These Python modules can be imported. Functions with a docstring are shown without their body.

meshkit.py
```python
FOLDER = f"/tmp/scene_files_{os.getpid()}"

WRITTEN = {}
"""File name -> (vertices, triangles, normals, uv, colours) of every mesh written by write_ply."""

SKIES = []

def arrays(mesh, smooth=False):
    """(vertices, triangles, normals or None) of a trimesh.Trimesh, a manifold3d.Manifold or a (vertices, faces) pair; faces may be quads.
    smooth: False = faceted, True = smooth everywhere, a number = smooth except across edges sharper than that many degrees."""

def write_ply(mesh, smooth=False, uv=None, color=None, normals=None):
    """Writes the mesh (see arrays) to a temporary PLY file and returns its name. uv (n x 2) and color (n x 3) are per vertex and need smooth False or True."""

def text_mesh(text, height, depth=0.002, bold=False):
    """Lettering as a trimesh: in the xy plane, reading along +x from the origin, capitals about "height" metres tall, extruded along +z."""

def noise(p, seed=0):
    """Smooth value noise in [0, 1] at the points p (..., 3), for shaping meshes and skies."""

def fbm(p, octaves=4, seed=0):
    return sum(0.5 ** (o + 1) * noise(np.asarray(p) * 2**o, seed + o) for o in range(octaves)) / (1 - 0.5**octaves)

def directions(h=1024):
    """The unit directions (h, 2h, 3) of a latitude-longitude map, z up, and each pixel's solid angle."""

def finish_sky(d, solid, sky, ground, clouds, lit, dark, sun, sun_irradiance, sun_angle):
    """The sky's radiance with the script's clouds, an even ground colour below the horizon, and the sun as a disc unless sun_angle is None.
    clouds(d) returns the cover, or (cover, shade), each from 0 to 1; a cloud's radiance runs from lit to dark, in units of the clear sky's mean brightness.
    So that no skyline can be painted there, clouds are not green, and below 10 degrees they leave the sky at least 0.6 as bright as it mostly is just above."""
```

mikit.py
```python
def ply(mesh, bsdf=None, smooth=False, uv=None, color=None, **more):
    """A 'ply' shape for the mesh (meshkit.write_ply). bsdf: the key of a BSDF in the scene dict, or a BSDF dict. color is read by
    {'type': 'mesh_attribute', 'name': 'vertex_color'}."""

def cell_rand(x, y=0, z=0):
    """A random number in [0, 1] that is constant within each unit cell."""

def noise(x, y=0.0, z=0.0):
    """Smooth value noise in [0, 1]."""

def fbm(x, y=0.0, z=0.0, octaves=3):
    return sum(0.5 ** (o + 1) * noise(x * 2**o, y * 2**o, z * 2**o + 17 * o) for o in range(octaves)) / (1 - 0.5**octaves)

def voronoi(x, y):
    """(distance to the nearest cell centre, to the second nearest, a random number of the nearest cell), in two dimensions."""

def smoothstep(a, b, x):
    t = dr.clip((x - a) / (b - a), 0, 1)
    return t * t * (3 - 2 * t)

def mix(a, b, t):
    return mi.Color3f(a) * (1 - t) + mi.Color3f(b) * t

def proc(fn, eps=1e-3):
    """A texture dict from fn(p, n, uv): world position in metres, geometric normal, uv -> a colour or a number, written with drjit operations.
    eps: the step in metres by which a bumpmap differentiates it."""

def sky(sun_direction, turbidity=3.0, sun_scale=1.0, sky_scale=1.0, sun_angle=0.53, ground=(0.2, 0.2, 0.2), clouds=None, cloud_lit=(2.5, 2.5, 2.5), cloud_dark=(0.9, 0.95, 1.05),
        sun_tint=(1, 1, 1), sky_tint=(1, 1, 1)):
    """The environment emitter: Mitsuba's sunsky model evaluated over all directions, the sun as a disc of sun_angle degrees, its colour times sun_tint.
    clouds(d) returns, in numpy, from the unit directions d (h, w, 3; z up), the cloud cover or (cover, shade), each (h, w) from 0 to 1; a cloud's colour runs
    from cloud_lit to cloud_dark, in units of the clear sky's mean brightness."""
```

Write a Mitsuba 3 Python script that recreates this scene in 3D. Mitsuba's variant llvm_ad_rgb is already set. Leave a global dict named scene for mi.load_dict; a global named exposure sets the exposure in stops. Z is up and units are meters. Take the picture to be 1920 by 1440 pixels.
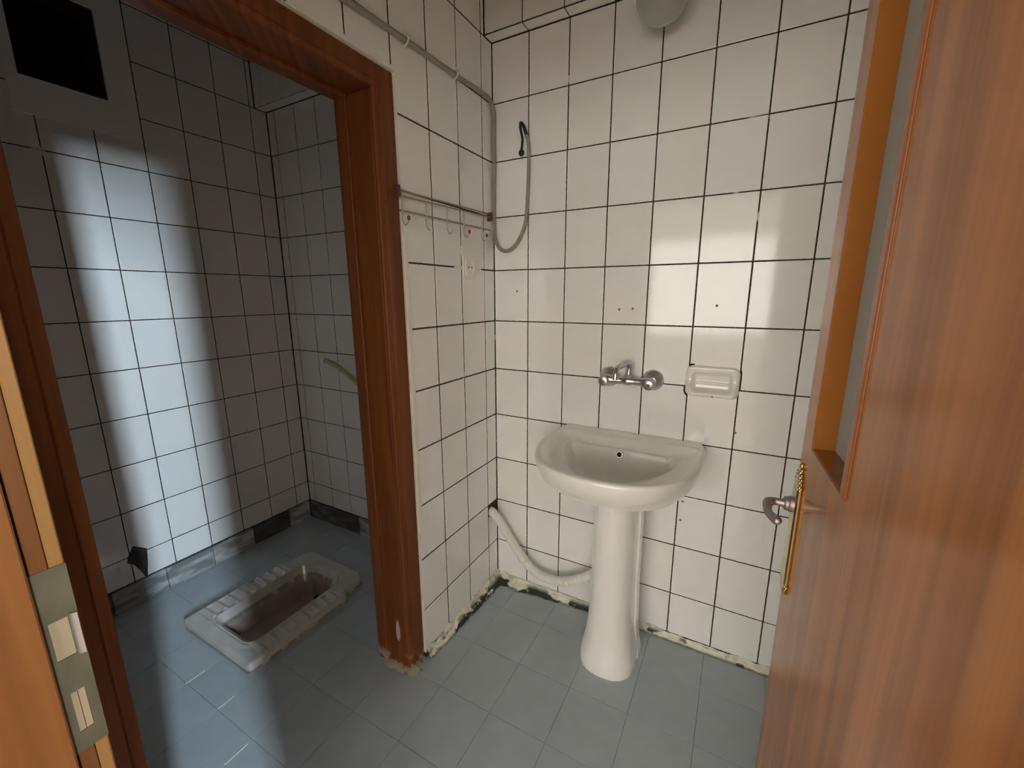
import math, random
import numpy as np, trimesh, shapely, mitsuba as mi, drjit as dr
import mikit, meshkit
from shapely.geometry import Polygon, box as sbox
from mikit import proc, fbm, noise, smoothstep, mix

T = mi.ScalarTransform4f
rng = np.random.default_rng(7)
scene, labels = {}, {}

# ------------------------------------------------------------------ camera, lights, exposure
FWD = np.array([-0.47004785, 0.85784541, -0.20774087])
UP = -np.array([0.09661442, -0.18394224, -0.97817734])
CAM = np.array([0.8898, -1.4800, 1.2890])
scene['camera'] = {'type': 'perspective', 'fov': 2 * math.degrees(math.atan(960 / 781.518)), 'fov_axis': 'x',
                   'near_clip': 0.01, 'to_world': T().look_at(origin=CAM.tolist(), target=(CAM + FWD).tolist(), up=UP.tolist())}
exposure = 0.0
HALL_WARM = [6.5, 6.3, 5.75]        # daylight through the curtained hallway window opposite the doorway
SLIT_BLUE = [400.0, 510.0, 590.0]  # open sky in the narrow hallway window far to the right

# ------------------------------------------------------------------ materials
def principled(col, rough=0.5, spec=0.5, **k):
    d = {'type': 'principled', 'base_color': col if isinstance(col, dict) else {'type': 'rgb', 'value': list(col)}, 'roughness': rough, 'specular': spec}
    d.update(k)
    return {'type': 'twosided', 'bsdf': d}

def mat(name, *a, **k):
    scene['mat_' + name] = principled(*a, **k)
    return 'mat_' + name

TILE = []
for q, c in enumerate([(.80, .785, .755), (.79, .77, .735), (.78, .78, .755), (.81, .79, .77), (.77, .755, .73)]):
    TILE.append(mat('tile_%d' % q, c, 0.09, 0.5))
CTILE = []
for q, c in enumerate([(.76, .735, .715), (.74, .71, .695), (.765, .735, .705)]):
    CTILE.append(mat('cubicle_tile_%d' % q, c, 0.16, 0.5))

def grout_col(p, n, uv):
    a = fbm(p.x * 9, p.y * 9, p.z * 9)
    b = noise(p.x * 31 + 5, p.y * 31, p.z * 31)
    pale = smoothstep(.74, .80, a * .75 + b * .25)
    return mix(mix((.028, .022, .019), (.055, .044, .036), b), (.58, .56, .50), pale)
GROUT = mat('grout', proc(grout_col), 0.85, 0.2)
FGROUT = mat('floor_grout', (.19, .21, .215), 0.8, 0.2)

def floor_fn(seed, base):
    def fn(p, n, uv):
        a = fbm(p.x * 3 + seed, p.y * 3, seed * 1.7)
        b = fbm(p.x * 22, p.y * 22, 3.0)
        return mi.Color3f(*base) * (.93 + .12 * a) * (.95 + .10 * b)
    return fn
FLOOR = [mat('floor_tile_%d' % q, proc(floor_fn(q * 3.1, c)), 0.33, 0.45)
         for q, c in enumerate([(.335, .378, .405), (.341, .381, .405), (.329, .373, .402)])]

def wood_fn(ax, dark, light, fx=60.0, seed=0.0):
    # grain runs along z; ax picks the coordinate across it
    def fn(p, n, uv):
        w = (p.x, p.y, p.x + p.y)[ax]
        warp = fbm(w * 6 + seed, p.z * 1.1, seed) * .09
        g = fbm((w + warp) * fx, p.z * 2.2 + seed, 1.3, octaves=4)
        f = noise(w * 420, p.z * 9, seed)
        t = smoothstep(.25, .75, g) * .8 + f * .2
        return mix(dark, light, t)
    return fn
WOOD_DOOR = mat('door_veneer', proc(wood_fn(1, (.165, .050, .0085), (.305, .108, .0215), 42)), 0.20, 0.29, clearcoat=0.15, clearcoat_gloss=0.93)

def frame_fn(p, n, uv):
    base = wood_fn(2, (.100, .025, .0065), (.170, .050, .0120), 70, 3.0)(p, n, uv)
    # white gouge where the varnish is worn off, and scuffs at the foot
    gx, gz = (p.x + .056) / .0095, (p.z - .150) / (.046)
    on = smoothstep(1.15, .75, dr.sqrt(gx * gx + gz * gz) + .35 * (noise(p.x * 90, p.z * 30) - .5)) * smoothstep(-.70, -.50, p.y) * smoothstep(-.5, -.56, p.y)
    foot = smoothstep(.105, .035, p.z + .05 * fbm(p.x * 30, p.y * 30, p.z * 20)) * smoothstep(.42, .62, fbm(p.x * 55, p.y * 55, p.z * 26))
    c = mix(base, (.62, .56, .48), on)
    return mix(c, (.42, .34, .27), foot * .8)
WOOD_FRAME = mat('frame_wood', proc(frame_fn), 0.48, 0.22, clearcoat=0.05, clearcoat_gloss=0.9)
WOOD_ENTRY = mat('entry_wood', proc(wood_fn(1, (.088, .026, .0055), (.135, .043, .0095), 55, 6.0)), 0.42, 0.25, clearcoat=0.1, clearcoat_gloss=0.9)
WOOD_EDGE = mat('entry_wood_pale', proc(wood_fn(1, (.150, .062, .016), (.195, .086, .024), 55, 9.0)), 0.45, 0.25)
GAP = mat('shadow_gap', (.03, .012, .006), 0.9, 0.1)

CERAMIC = mat('ceramic', (.74, .715, .665), 0.07, 0.5)
PEDC = mat('pedestal_ceramic', (.76, .73, .70), 0.09, 0.5)
CHROME = 'mat_chrome'
scene[CHROME] = {'type': 'twosided', 'bsdf': {'type': 'roughconductor', 'material': 'Cr', 'distribution': 'ggx', 'alpha': 0.08, 'specular_reflectance': {'type': 'rgb', 'value': [.86, .86, .82]}}}
STEEL = 'mat_steel'
scene[STEEL] = {'type': 'twosided', 'bsdf': {'type': 'roughconductor', 'material': 'Cr', 'distribution': 'ggx', 'alpha': 0.25, 'specular_reflectance': {'type': 'rgb', 'value': [.62, .58, .55]}}}
BRASS = mat('brass', (.70, .55, .28), 0.24, 0.5, metallic=1.0)
STRIKE = mat('strike_metal', proc(lambda p, n, uv: mix((.070, .053, .030), (.125, .098, .058), fbm(p.x * 60, p.y * 60, p.z * 25))), 0.5, 0.5, metallic=0.55)
STRIKE_LIP = mat('strike_lip', (.34, .33, .31), 0.3, 0.5, metallic=0.9)
RAWWOOD = mat('raw_wood', proc(wood_fn(1, (.17, .115, .065), (.25, .175, .105), 90, 2.0)), 0.8, 0.2)
BLACK = mat('black_tape', (.012, .012, .014), 0.45, 0.4)
RUST = mat('rusty_cap', (.085, .035, .022), 0.6, 0.3)
WIREM = mat('rack_wire', (.27, .22, .175), 0.45, 0.5, metallic=0.6)
HOOKM = mat('hook_wire', (.36, .33, .28), 0.4, 0.5, metallic=0.5)
RED = mat('red_plastic', (.22, .020, .024), 0.35, 0.5)
CABLE = mat('cable_grey', proc(lambda p, n, uv: mix((.20, .185, .145), (.29, .27, .22), fbm(p.x * 20, p.y * 20, p.z * 20))), 0.5, 0.4)
CLIP = mat('clip_white', (.66, .63, .56), 0.45, 0.4)
SOCK = mat('socket_plastic', (.76, .725, .65), 0.3, 0.5)
HOLE = mat('dark_hole', (.02, .018, .016), 0.9, 0.1)
PVC = mat('hose_pvc', (.70, .67, .61), 0.42, 0.4)
GARDEN = mat('hose_olive', (.40, .37, .17), 0.45, 0.4)
PLASTER = mat('plaster_white', (.72, .70, .66), 0.8, 0.2)
HALLWALL = mat('hall_paint', (.78, .72, .63), 0.8, 0.2)
HALLFLOOR = mat('hall_floor', (.26, .17, .11), 0.5, 0.4)
BACKPANEL = mat('vent_black', (.012, .012, .013), 0.9, 0.1)
VENTFR = mat('vent_frame', (.73, .715, .70), 0.7, 0.3)
LAMPGL = mat('lamp_glass', (.33, .335, .31), 0.25, 0.5)
LAMPB = mat('lamp_base', (.55, .53, .48), 0.5, 0.4)
PLUG = mat('plug_grey', (.16, .14, .12), 0.7, 0.3)
scene['mat_pane'] = {'type': 'principledthin', 'base_color': {'type': 'rgb', 'value': [.56, .53, .48]}, 'roughness': 0.35, 'diff_trans': 1.0, 'spec_trans': 0.0}

def trim_fn(p, n, uv):
    a = fbm(p.x * 26, p.y * 26, p.z * 45, octaves=4)
    b = fbm(p.x * 9 + 4, p.y * 9, p.z * 9 + 2)
    mould = smoothstep(.46, .56, a * .6 + b * .4)
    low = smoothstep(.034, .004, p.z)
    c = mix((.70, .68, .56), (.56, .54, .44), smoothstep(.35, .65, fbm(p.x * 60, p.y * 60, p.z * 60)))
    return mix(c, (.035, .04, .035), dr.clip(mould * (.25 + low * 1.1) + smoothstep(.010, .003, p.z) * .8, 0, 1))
MOULD = mat('mouldy_mortar', proc(trim_fn), 0.85, 0.2)
MORTAR = mat('frame_mortar', proc(lambda p, n, uv: mix((.34, .29, .22), (.15, .13, .11), smoothstep(.45, .65, fbm(p.x * 40, p.y * 40, p.z * 40)))), 0.9, 0.2)
CAULK = mat('caulk', (.75, .71, .63), 0.5, 0.3)

SKIRT = []
for q, (c, r) in enumerate([((.05, .048, .047), .14), ((.24, .23, .22), .14), ((.035, .032, .03), .18), ((.17, .17, .17), .12)]):
    SKIRT.append(mat('skirting_%d' % q, proc((lambda c: lambda p, n, uv: mix(c, tuple(x * 2.1 for x in c), smoothstep(.4, .7, fbm(p.x * 14, p.y * 14, p.z * 30))))(c)), r, 0.5))

def squat_fn(p, n, uv):
    inside = smoothstep(.018, -.022, p.z)
    rim = smoothstep(-.802, -.776, p.x)
    s = fbm(p.x * 18, p.y * 12, 2.0)
    c = mix((.52, .50, .47), (.42, .395, .365), s)
    brown = mix((.20, .14, .12), (.30, .215, .19), fbm(p.x * 9, p.y * 22, 5.0))
    c = mix(c, brown, inside)
    edge = smoothstep(.020, .008, p.z) * smoothstep(.30, .5, fbm(p.x * 30, p.y * 30, p.z * 10)) * (1 - inside)
    return mix(c, (.16, .12, .085), edge)
SQUAT = mat('squat_ceramic', proc(squat_fn), 0.15, 0.5)

# ------------------------------------------------------------------ helpers
def put(key, mesh, m, smooth=False, to_world=None):
    d = mikit.ply(mesh, m, smooth)
    if to_world is not None: d['to_world'] = to_world
    scene[key] = d
    return key

taken = {}
def numbered(base):
    n = taken.get(base, -1) + 1
    taken[base] = n
    return base if n == 0 else '%s_%03d' % (base, n)

def tag(key, label, category=None, group=None, kind=None):
    d = {'label': label}
    if category: d['category'] = category
    if group: d['group'] = group
    if kind: d['kind'] = kind
    labels[key] = d

def struct(key, label, category='wall'):
    tag(key, label, category, kind='structure')

def bx(x0, x1, y0, y1, z0, z1):
    m = trimesh.creation.box(extents=(x1 - x0, y1 - y0, z1 - z0))
    m.apply_translation(((x0 + x1) / 2, (y0 + y1) / 2, (z0 + z1) / 2))
    return m

def cbox(x0, x1, y0, y1, z0, z1, c=0.002):
    """box with chamfered edges"""
    pts = []
    for sx in (0, 1):
        for sy in (0, 1):
            for sz in (0, 1):
                for k in range(3):
                    p = [(x0, x1)[sx], (y0, y1)[sy], (z0, z1)[sz]]
                    for a, s in enumerate((sx, sy, sz)):
                        if a != k: p[a] += c * (1 - 2 * s)
                    # vertex lies on face k
                    pts.append(p)
    return trimesh.convex.convex_hull(np.array(pts))

def cat(*ms): return trimesh.util.concatenate(list(ms))

def frames(path):
    path = np.asarray(path, float)
    t = np.gradient(path, axis=0); t /= np.linalg.norm(t, axis=1)[:, None]
    u = np.cross(t[0], [0.13, 0.31, 0.94]); u /= np.linalg.norm(u)
    us = [u]
    for k in range(1, len(path)):
        u = us[-1] - t[k] * np.dot(us[-1], t[k]); us.append(u / np.linalg.norm(u))
    us = np.array(us)
    return t, us, np.cross(t, us)

def tube(path, r, n=14, cap=True):
    path = np.asarray(path, float)
    r = np.broadcast_to(r, len(path))
    t, u, w = frames(path)
    a = np.arange(n) * 2 * np.pi / n
    v = (path[:, None] + r[:, None, None] * (np.cos(a)[None, :, None] * u[:, None] + np.sin(a)[None, :, None] * w[:, None])).reshape(-1, 3)
    f = []
    for i in range(len(path) - 1):
        for j in range(n):
            k = (j + 1) % n
            f += [[i * n + j, i * n + k, (i + 1) * n + k], [i * n + j, (i + 1) * n + k, (i + 1) * n + j]]
    v = list(v)
    if cap:
        for i, flip in ((0, True), (len(path) - 1, False)):
            c = len(v); v.append(path[i])
            for j in range(n):
                k = (j + 1) % n
                f.append([c, i * n + k, i * n + j] if flip else [c, i * n + j, i * n + k])
    return trimesh.Trimesh(np.array(v), np.array(f), process=False)

def spline(pts, n=40):
    from scipy.interpolate import CubicSpline
    pts = np.asarray(pts, float)
    s = np.r_[0, np.cumsum(np.linalg.norm(np.diff(pts, axis=0), axis=1))]
    return CubicSpline(s, pts)(np.linspace(0, s[-1], n))

def lathe(profile, axis=(0, 0, 1), origin=(0, 0, 0), n=32):
    """profile: (r, h) pairs along the axis"""
    m = trimesh.creation.revolve(np.asarray(profile, float), sections=n)
    if m.volume < 0: m.invert()
    m.apply_transform(trimesh.geometry.align_vectors([0, 0, 1], axis))
    m.apply_translation(origin)
    return m

def loft(rings, cap0=True, cap1=True):
    """rings: (k, n, 3) closed loops"""
    rings = np.asarray(rings, float); k, n, _ = rings.shape
    v = list(rings.reshape(-1, 3)); f = []
    for i in range(k - 1):
        for j in range(n):
            q = (j + 1) % n
            f += [[i * n + j, i * n + q, (i + 1) * n + q], [i * n + j, (i + 1) * n + q, (i + 1) * n + j]]
    for i, on, flip in ((0, cap0, True), (k - 1, cap1, False)):
        if on:
            c = len(v); v.append(rings[i].mean(0))
            for j in range(n):
                q = (j + 1) % n
                f.append([c, i * n + q, i * n + j] if flip else [c, i * n + j, i * n + q])
    m = trimesh.Trimesh(np.array(v), np.array(f), process=False)
    if m.volume < 0: m.invert()
    return m

def extrude(poly, h):
    return cat(*[trimesh.creation.extrude_polygon(g, h, engine='earcut') for g in getattr(poly, 'geoms', [poly])])

def basis(X, Y, Z, O):
    M = np.eye(4); M[:3, 0], M[:3, 1], M[:3, 2], M[:3, 3] = X, Y, Z, O
    return M

# wall bases: local x, local y, outward normal
NEG_Y = ((1, 0, 0), (0, 0, 1), (0, -1, 0))     # faces -y, local x = world x
POS_X = ((0, 1, 0), (0, 0, 1), (1, 0, 0))      # faces +x, local x = world y
POS_Y = ((-1, 0, 0), (0, 0, 1), (0, 1, 0))     # faces +y, local x = -world x
NEG_X = ((0, -1, 0), (0, 0, 1), (-1, 0, 0))    # faces -x, local x = -world y
DOWN = ((1, 0, 0), (0, -1, 0), (0, 0, -1))     # faces down
FLAT = ((1, 0, 0), (0, 1, 0), (0, 0, 1))

tile_cache = {}
def tile_mesh(w, h, c=0.0006, t=0.0055):
    """a glazed tile: flat face, pillowed edge, centred on its own origin, face at z = 0"""
    v, f = [], []
    for ins, z in ((0, -t), (0, -c * 1.1), (c * .45, -c * .35), (c * 1.6, 0)):
        a, b = w / 2 - ins, h / 2 - ins
        v += [[-a, -b, z], [a, -b, z], [a, b, z], [-a, b, z]]
    for i in range(3):
        for j in range(4):
            q = (j + 1) % 4
            f += [[i * 4 + j, i * 4 + q, i * 4 + 4 + q], [i * 4 + j, i * 4 + 4 + q, i * 4 + 4 + j]]
    f += [[12, 13, 14], [12, 14, 15]]
    return trimesh.Trimesh(np.array(v), np.array(f), process=False)

def tile_shape(w, h, m):
    k = (round(w, 4), round(h, 4), m)
    if k not in tile_cache: tile_cache[k] = mikit.ply(tile_mesh(k[0], k[1]), m, False)
    return tile_cache[k]

def lay(holder, part, bas, O, cols, rows, mats, joint=0.0040, clip=None, tilt=0.0022, lift=0.0003):
    """one entry per tile; clip: shapely area (local) that the tiles keep to"""
    O = np.asarray(O, float)
    for i in range(len(cols) - 1):
        for j in range(len(rows) - 1):
            x0, x1, y0, y1 = cols[i] + joint / 2, cols[i + 1] - joint / 2, rows[j] + joint / 2, rows[j + 1] - joint / 2
            if x1 - x0 < .006 or y1 - y0 < .006: continue
            m = mats[rng.integers(len(mats))]
            cell = sbox(x0, y0, x1, y1)
            kept = cell if clip is None else cell.intersection(clip)
            tx, ty, dz = rng.normal(0, tilt), rng.normal(0, tilt), rng.normal(0, lift)
            if kept.is_empty: continue
            gs = [g for g in getattr(kept, 'geoms', [kept]) if isinstance(g, Polygon) and g.area > 8e-5]
            for g in gs:
                b = g.bounds
                key = numbered(holder + '__' + part)
                c = ((b[0] + b[2]) / 2, (b[1] + b[3]) / 2)
                R = np.eye(4); R[0, 2], R[1, 2], R[2, 0], R[2, 1] = tx, ty, -tx, -ty
                M = basis(*bas, O + np.array(bas[0]) * c[0] + np.array(bas[1]) * c[1] + np.array(bas[2]) * dz) @ R
                if abs(g.area - (b[2] - b[0]) * (b[3] - b[1])) < 1e-7:
                    d = dict(tile_shape(b[2] - b[0], b[3] - b[1], m))
                else:
                    e = extrude(shapely.affinity.translate(g, -c[0], -c[1]), .0055); e.apply_translation((0, 0, -.0055))
                    d = mikit.ply(e, m, False)
                d['to_world'] = T(M)
                scene[key] = d

G = 0.0013   # grout lies this far behind the glaze

# ------------------------------------------------------------------ floor
PX, PY = 0.192, 0.203
squat_hole = sbox(-.925, -.845, -.52, -.335)
slab = extrude(sbox(-1.40, -1.60, 1.32, .12).difference(squat_hole), .15); slab.apply_translation((0, 0, -.1522))
put('floor', slab, FGROUT); struct('floor', 'grey-blue tiled floor of the washroom and the squat toilet cubicle', 'floor')
cols = [.308 + PX * k for k in range(-9, 6)]; rows = [-.372 + PY * k for k in range(-6, 3)]
lay('floor', 'tile', FLAT, (0, 0, 0), cols, rows, FLOOR, joint=.0010, tilt=.0012, lift=.00025,
    clip=sbox(-1.27, -1.47, 1.20, -.003).difference(squat_hole).difference(sbox(-1.3, -.05, -.14, .1)))

# ------------------------------------------------------------------ washroom walls
Hrow = [2.178 - .198 * j for j in range(0, 12)]          # joint heights: 2.178 ... 0
Vcol = [0.0] + [.1507 + .15 * k for k in range(0, 8)]    # joints along the basin wall
put('wall_back', bx(-.142, 1.30, G, .12, -.002, 2.62), GROUT)
struct('wall_back', 'white tiled wall with dark joints behind the washbasin')
rowsB = [.028] + [z for z in Hrow[::-1] if z > .1] 
soap_clip = sbox(.752, .968, .893, 1.055)
lay('wall_back', 'tile', NEG_Y, (0, 0, 0), Vcol, rowsB, TILE, clip=sbox(0.0028, 0, 1.2, 2.176).difference(soap_clip))
# dropped beam above the basin wall
put('trim_1', bx(-.0, 1.30, -.049, G, 2.1805, 2.62), GROUT)
struct('trim_1', 'tiled beam along the top of the basin wall', 'beam')
lay('trim_1', 'soffit_tile', DOWN, (0, 0, 2.178), Vcol, [0.0028, .0492], TILE, tilt=.004)
lay('trim_1', 'tile', NEG_Y, (0, -.052, 0), [.0015] + Vcol[1:], [2.1815, 2.376, 2.574, 2.62], TILE)

# wall with the cubicle doorway (faces +x), thickness .142
FO_Y, FI_Y = -.509, -.585           # right architrave outer and inner edge
LI_Y, LO_Y = -1.267, -1.343         # left architrave inner and outer edge
FZ_I, FZ_O = 1.822, 1.882           # header underside and top
wallA = cat(bx(-.1395, -G, FO_Y, .12, -.002, 2.62), bx(-.1395, -.0215, FI_Y + .02, FO_Y, -.002, 2.62), bx(-.1395, -G, -1.62, LO_Y, -.002, 2.62), bx(-.1395, -.0215, LO_Y, LI_Y - .02, -.002, 2.62),
            bx(-.1395, -.0215, LI_Y - .02, FI_Y + .02, FZ_I + .02, FZ_O), bx(-.1395, -G, LO_Y, FO_Y, FZ_O, 2.62))
put('wall_left', wallA, GROUT)
struct('wall_left', 'white tiled wall with the wooden cubicle door frame, left of the washbasin')
U = [0.0, -.0734] + [-.2234 - .15 * k for k in range(0, 8)]
colsA = sorted(U); rowsA = rowsB + [2.376, 2.574, 2.62]
clipA = sbox(-1.362, 0, -.0005, 2.62).difference(sbox(LO_Y - .0, 0, FO_Y, FZ_O + .001)).difference(sbox(-.0734, .338, 0, .396)).difference(sbox(-.055, 2.176, .1, 2.7))
lay('wall_left', 'tile', POS_X, (0, 0, 0), colsA, rowsA, TILE, clip=clipA, joint=.0052)

# right wall behind the open door, entry wall around the doorway, ceiling
put('wall_right', bx(1.2007 + G, 1.32, -1.455, .12, -.002, 2.62), GROUT); struct('wall_right', 'white tiled wall behind the open door')
colsC = [.0028] + [.15 * k for k in range(1, 10)] + [1.363]
lay('wall_right', 'tile', NEG_X, (1.2007, 0, 0), colsC, rowsA, TILE)
EX0, EX1, EZ = .316, 1.050, 1.842
EY0, EY1 = -1.455, -1.366
entry = cat(bx(-.142, EX0 - .035, EY0, EY1 - G, -.002, 2.62), bx(EX1 + .03, 1.32, EY0, EY1 - G, -.002, 2.62), bx(EX0 - .035, EX1 + .03, EY0, EY1 - G, EZ + .035, 2.62))
put('wall_front', entry, PLASTER); struct('wall_front', 'wall around the entrance doorway on the camera side')
put('ceiling', bx(-1.42, 1.32, -1.6, .12, 2.62, 2.72), PLASTER); struct('ceiling', 'plain white ceiling over the washroom', 'ceiling')

# mortar fillet along the foot of the tiled walls
def fillet(path_fn, n, height, depth, seed):
    """an irregular fillet: path_fn(t) -> (base point on wall, outward dir); profile of 7 points"""
    prof = np.array([(0, 1.0), (.16, .97), (.30, .72), (.50, .45), (.74, .27), (.95, .13), (1.0, 0.0)])
    rings = []
    for k in range(n):
        t = k / (n - 1)
        b, o = path_fn(t)
        P = []
        for q, (d, h) in enumerate(prof):
            w = meshkit.fbm(np.array([[t * 19 + seed, q * .7, seed]]), 4)[0] - .5
            w2 = meshkit.fbm(np.array([[t * 55 + seed, q * 1.3, seed + 9]]), 3)[0] - .5
            dd, hh = depth(t) * d * (1 + .5 * w + .5 * w2), height(t) * h * (1 + .55 * w + .35 * w2)
            P.append(np.array(b) + np.array(o) * dd + np.array([0, 0, hh]))
        rings.append(P)
    r = np.array(rings); v = r.reshape(-1, 3); m_ = len(prof); f = []
    for i in range(n - 1):
        for j in range(m_ - 1):
            f.append([i * m_ + j, i * m_ + j + 1, (i + 1) * m_ + j + 1]); f.append([i * m_ + j, (i + 1) * m_ + j + 1, (i + 1) * m_ + j])
    return trimesh.Trimesh(v, np.array(f), process=False)
put('trim_2', fillet(lambda t: ((1.195 * t, -.001, 0), (0, -1, 0)), 240, lambda t: .036 - .010 * t, lambda t: .052 - .040 * min(1, t * 2.4), 1.0), MOULD)
struct('trim_2', 'crumbling pale mortar strip with black mould along the foot of the basin wall', 'mortar strip')
put('trim_3', fillet(lambda t: ((.001, -.508 * t, 0), (1, 0, 0)), 130, lambda t: .042 - .008 * t, lambda t: .042 - .022 * t, 5.0), MOULD)
struct('trim_3', 'crumbling pale mortar strip with mould along the foot of the wall beside the cubicle frame', 'mortar strip')

# scraps of white grout left in the cubicle floor joints
for x, ya, yb in ((-.652, -.985, -.925), (-.460, -.980, -.930), (-.268, -1.060, -.995)):
    put(numbered('floor__white_grout'), bx(x - .0016, x + .0016, ya, yb, -.001, .0007), CLIP)

# small wall plugs and drill holes in the basin wall
for x, z in [(.508, 1.240), (.554, 1.243), (.815, 1.255), (.766, .573), (.764, .500), (.103, 1.305), (.905, .800 + .05)]:
    put(numbered('wall_back__wall_plug'), lathe([(0, .0012), (.0034, .0010), (.0046, -.001), (.0046, -.004)], (0, -1, 0), (x, 0, z), 12), PLUG, 30)

# ------------------------------------------------------------------ cubicle
LX, FY = -1.273, -.0487
CT = 2.176
zc = [1.3915 - .1954 * j for j in range(-4, 7)]
rowsC = [.102] + sorted(z for z in zc if z > .15 and z < 2.1) + [CT]
VENT = (-.900, -.672, 2.006, 2.300)   # y0, y1, z0, z1
Lmesh = cat(bx(LX - .12, LX - G, -1.50, VENT[0], -.002, 2.62), bx(LX - .12, LX - G, VENT[1], FY + .12, -.002, 2.62),
            bx(LX - .12, LX - G, VENT[0], VENT[1], -.002, VENT[2]), bx(LX - .12, LX - G, VENT[0], VENT[1], VENT[3], 2.62))
put('wall_cubicle_left', Lmesh, GROUT); struct('wall_cubicle_left', 'long tiled cubicle wall lit by a strip of daylight')
colsL = sorted([FY - .0028, FY - .0826] + [FY - .0826 - .15 * k for k in range(1, 10)])
broken = Polygon([(-.888, .222), (-.866, .262), (-.822, .226), (-.828, .16), (-.838, .10), (-.845, .10), (-.856, .135), (-.874, .178), (-.894, .196)])
ventfr = sbox(VENT[0] - .03, VENT[2] - .115, VENT[1] + .085, VENT[3] + .09)
lay('wall_cubicle_left', 'tile', POS_X, (LX, 0, 0), colsL, rowsC + [2.372, 2.568, 2.62], CTILE,
    clip=sbox(-1.40, .1, FY - .0025, 2.62).difference(broken).difference(ventfr).difference(sbox(FY - .062, CT - .0005, 0, 2.7)), joint=.0040)
put('wall_cubicle_back', bx(LX - .12, -.1395, FY + G, .12, -.002, 2.62), GROUT); struct('wall_cubicle_back', 'short tiled wall at the far end of the cubicle')
colsF = [LX, LX + .0564] + [LX + .0564 + .15 * k for k in range(1, 8)]
lay('wall_cubicle_back', 'tile', NEG_Y, (0, FY, 0), colsF, rowsC, CTILE, clip=sbox(LX + .003, .1, -.144, CT - .001), joint=.0040)
put('trim_4', bx(LX - G, -.1395, FY - .055, FY + G, CT + G, 2.62), GROUT); struct('trim_4', 'tiled beam at the top of the far cubicle wall', 'beam')
lay('trim_4', 'soffit_tile', DOWN, (0, 0, CT), colsF, [-FY + .0028, -FY + .055], CTILE, tilt=.004, clip=sbox(LX + .003, 0, -.144, .3))
lay('trim_4', 'tile', NEG_Y, (0, FY - .058, 0), colsF, [CT, 2.372, 2.568, 2.62], CTILE, clip=sbox(LX + .003, 0, -.144, 2.62))
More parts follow.
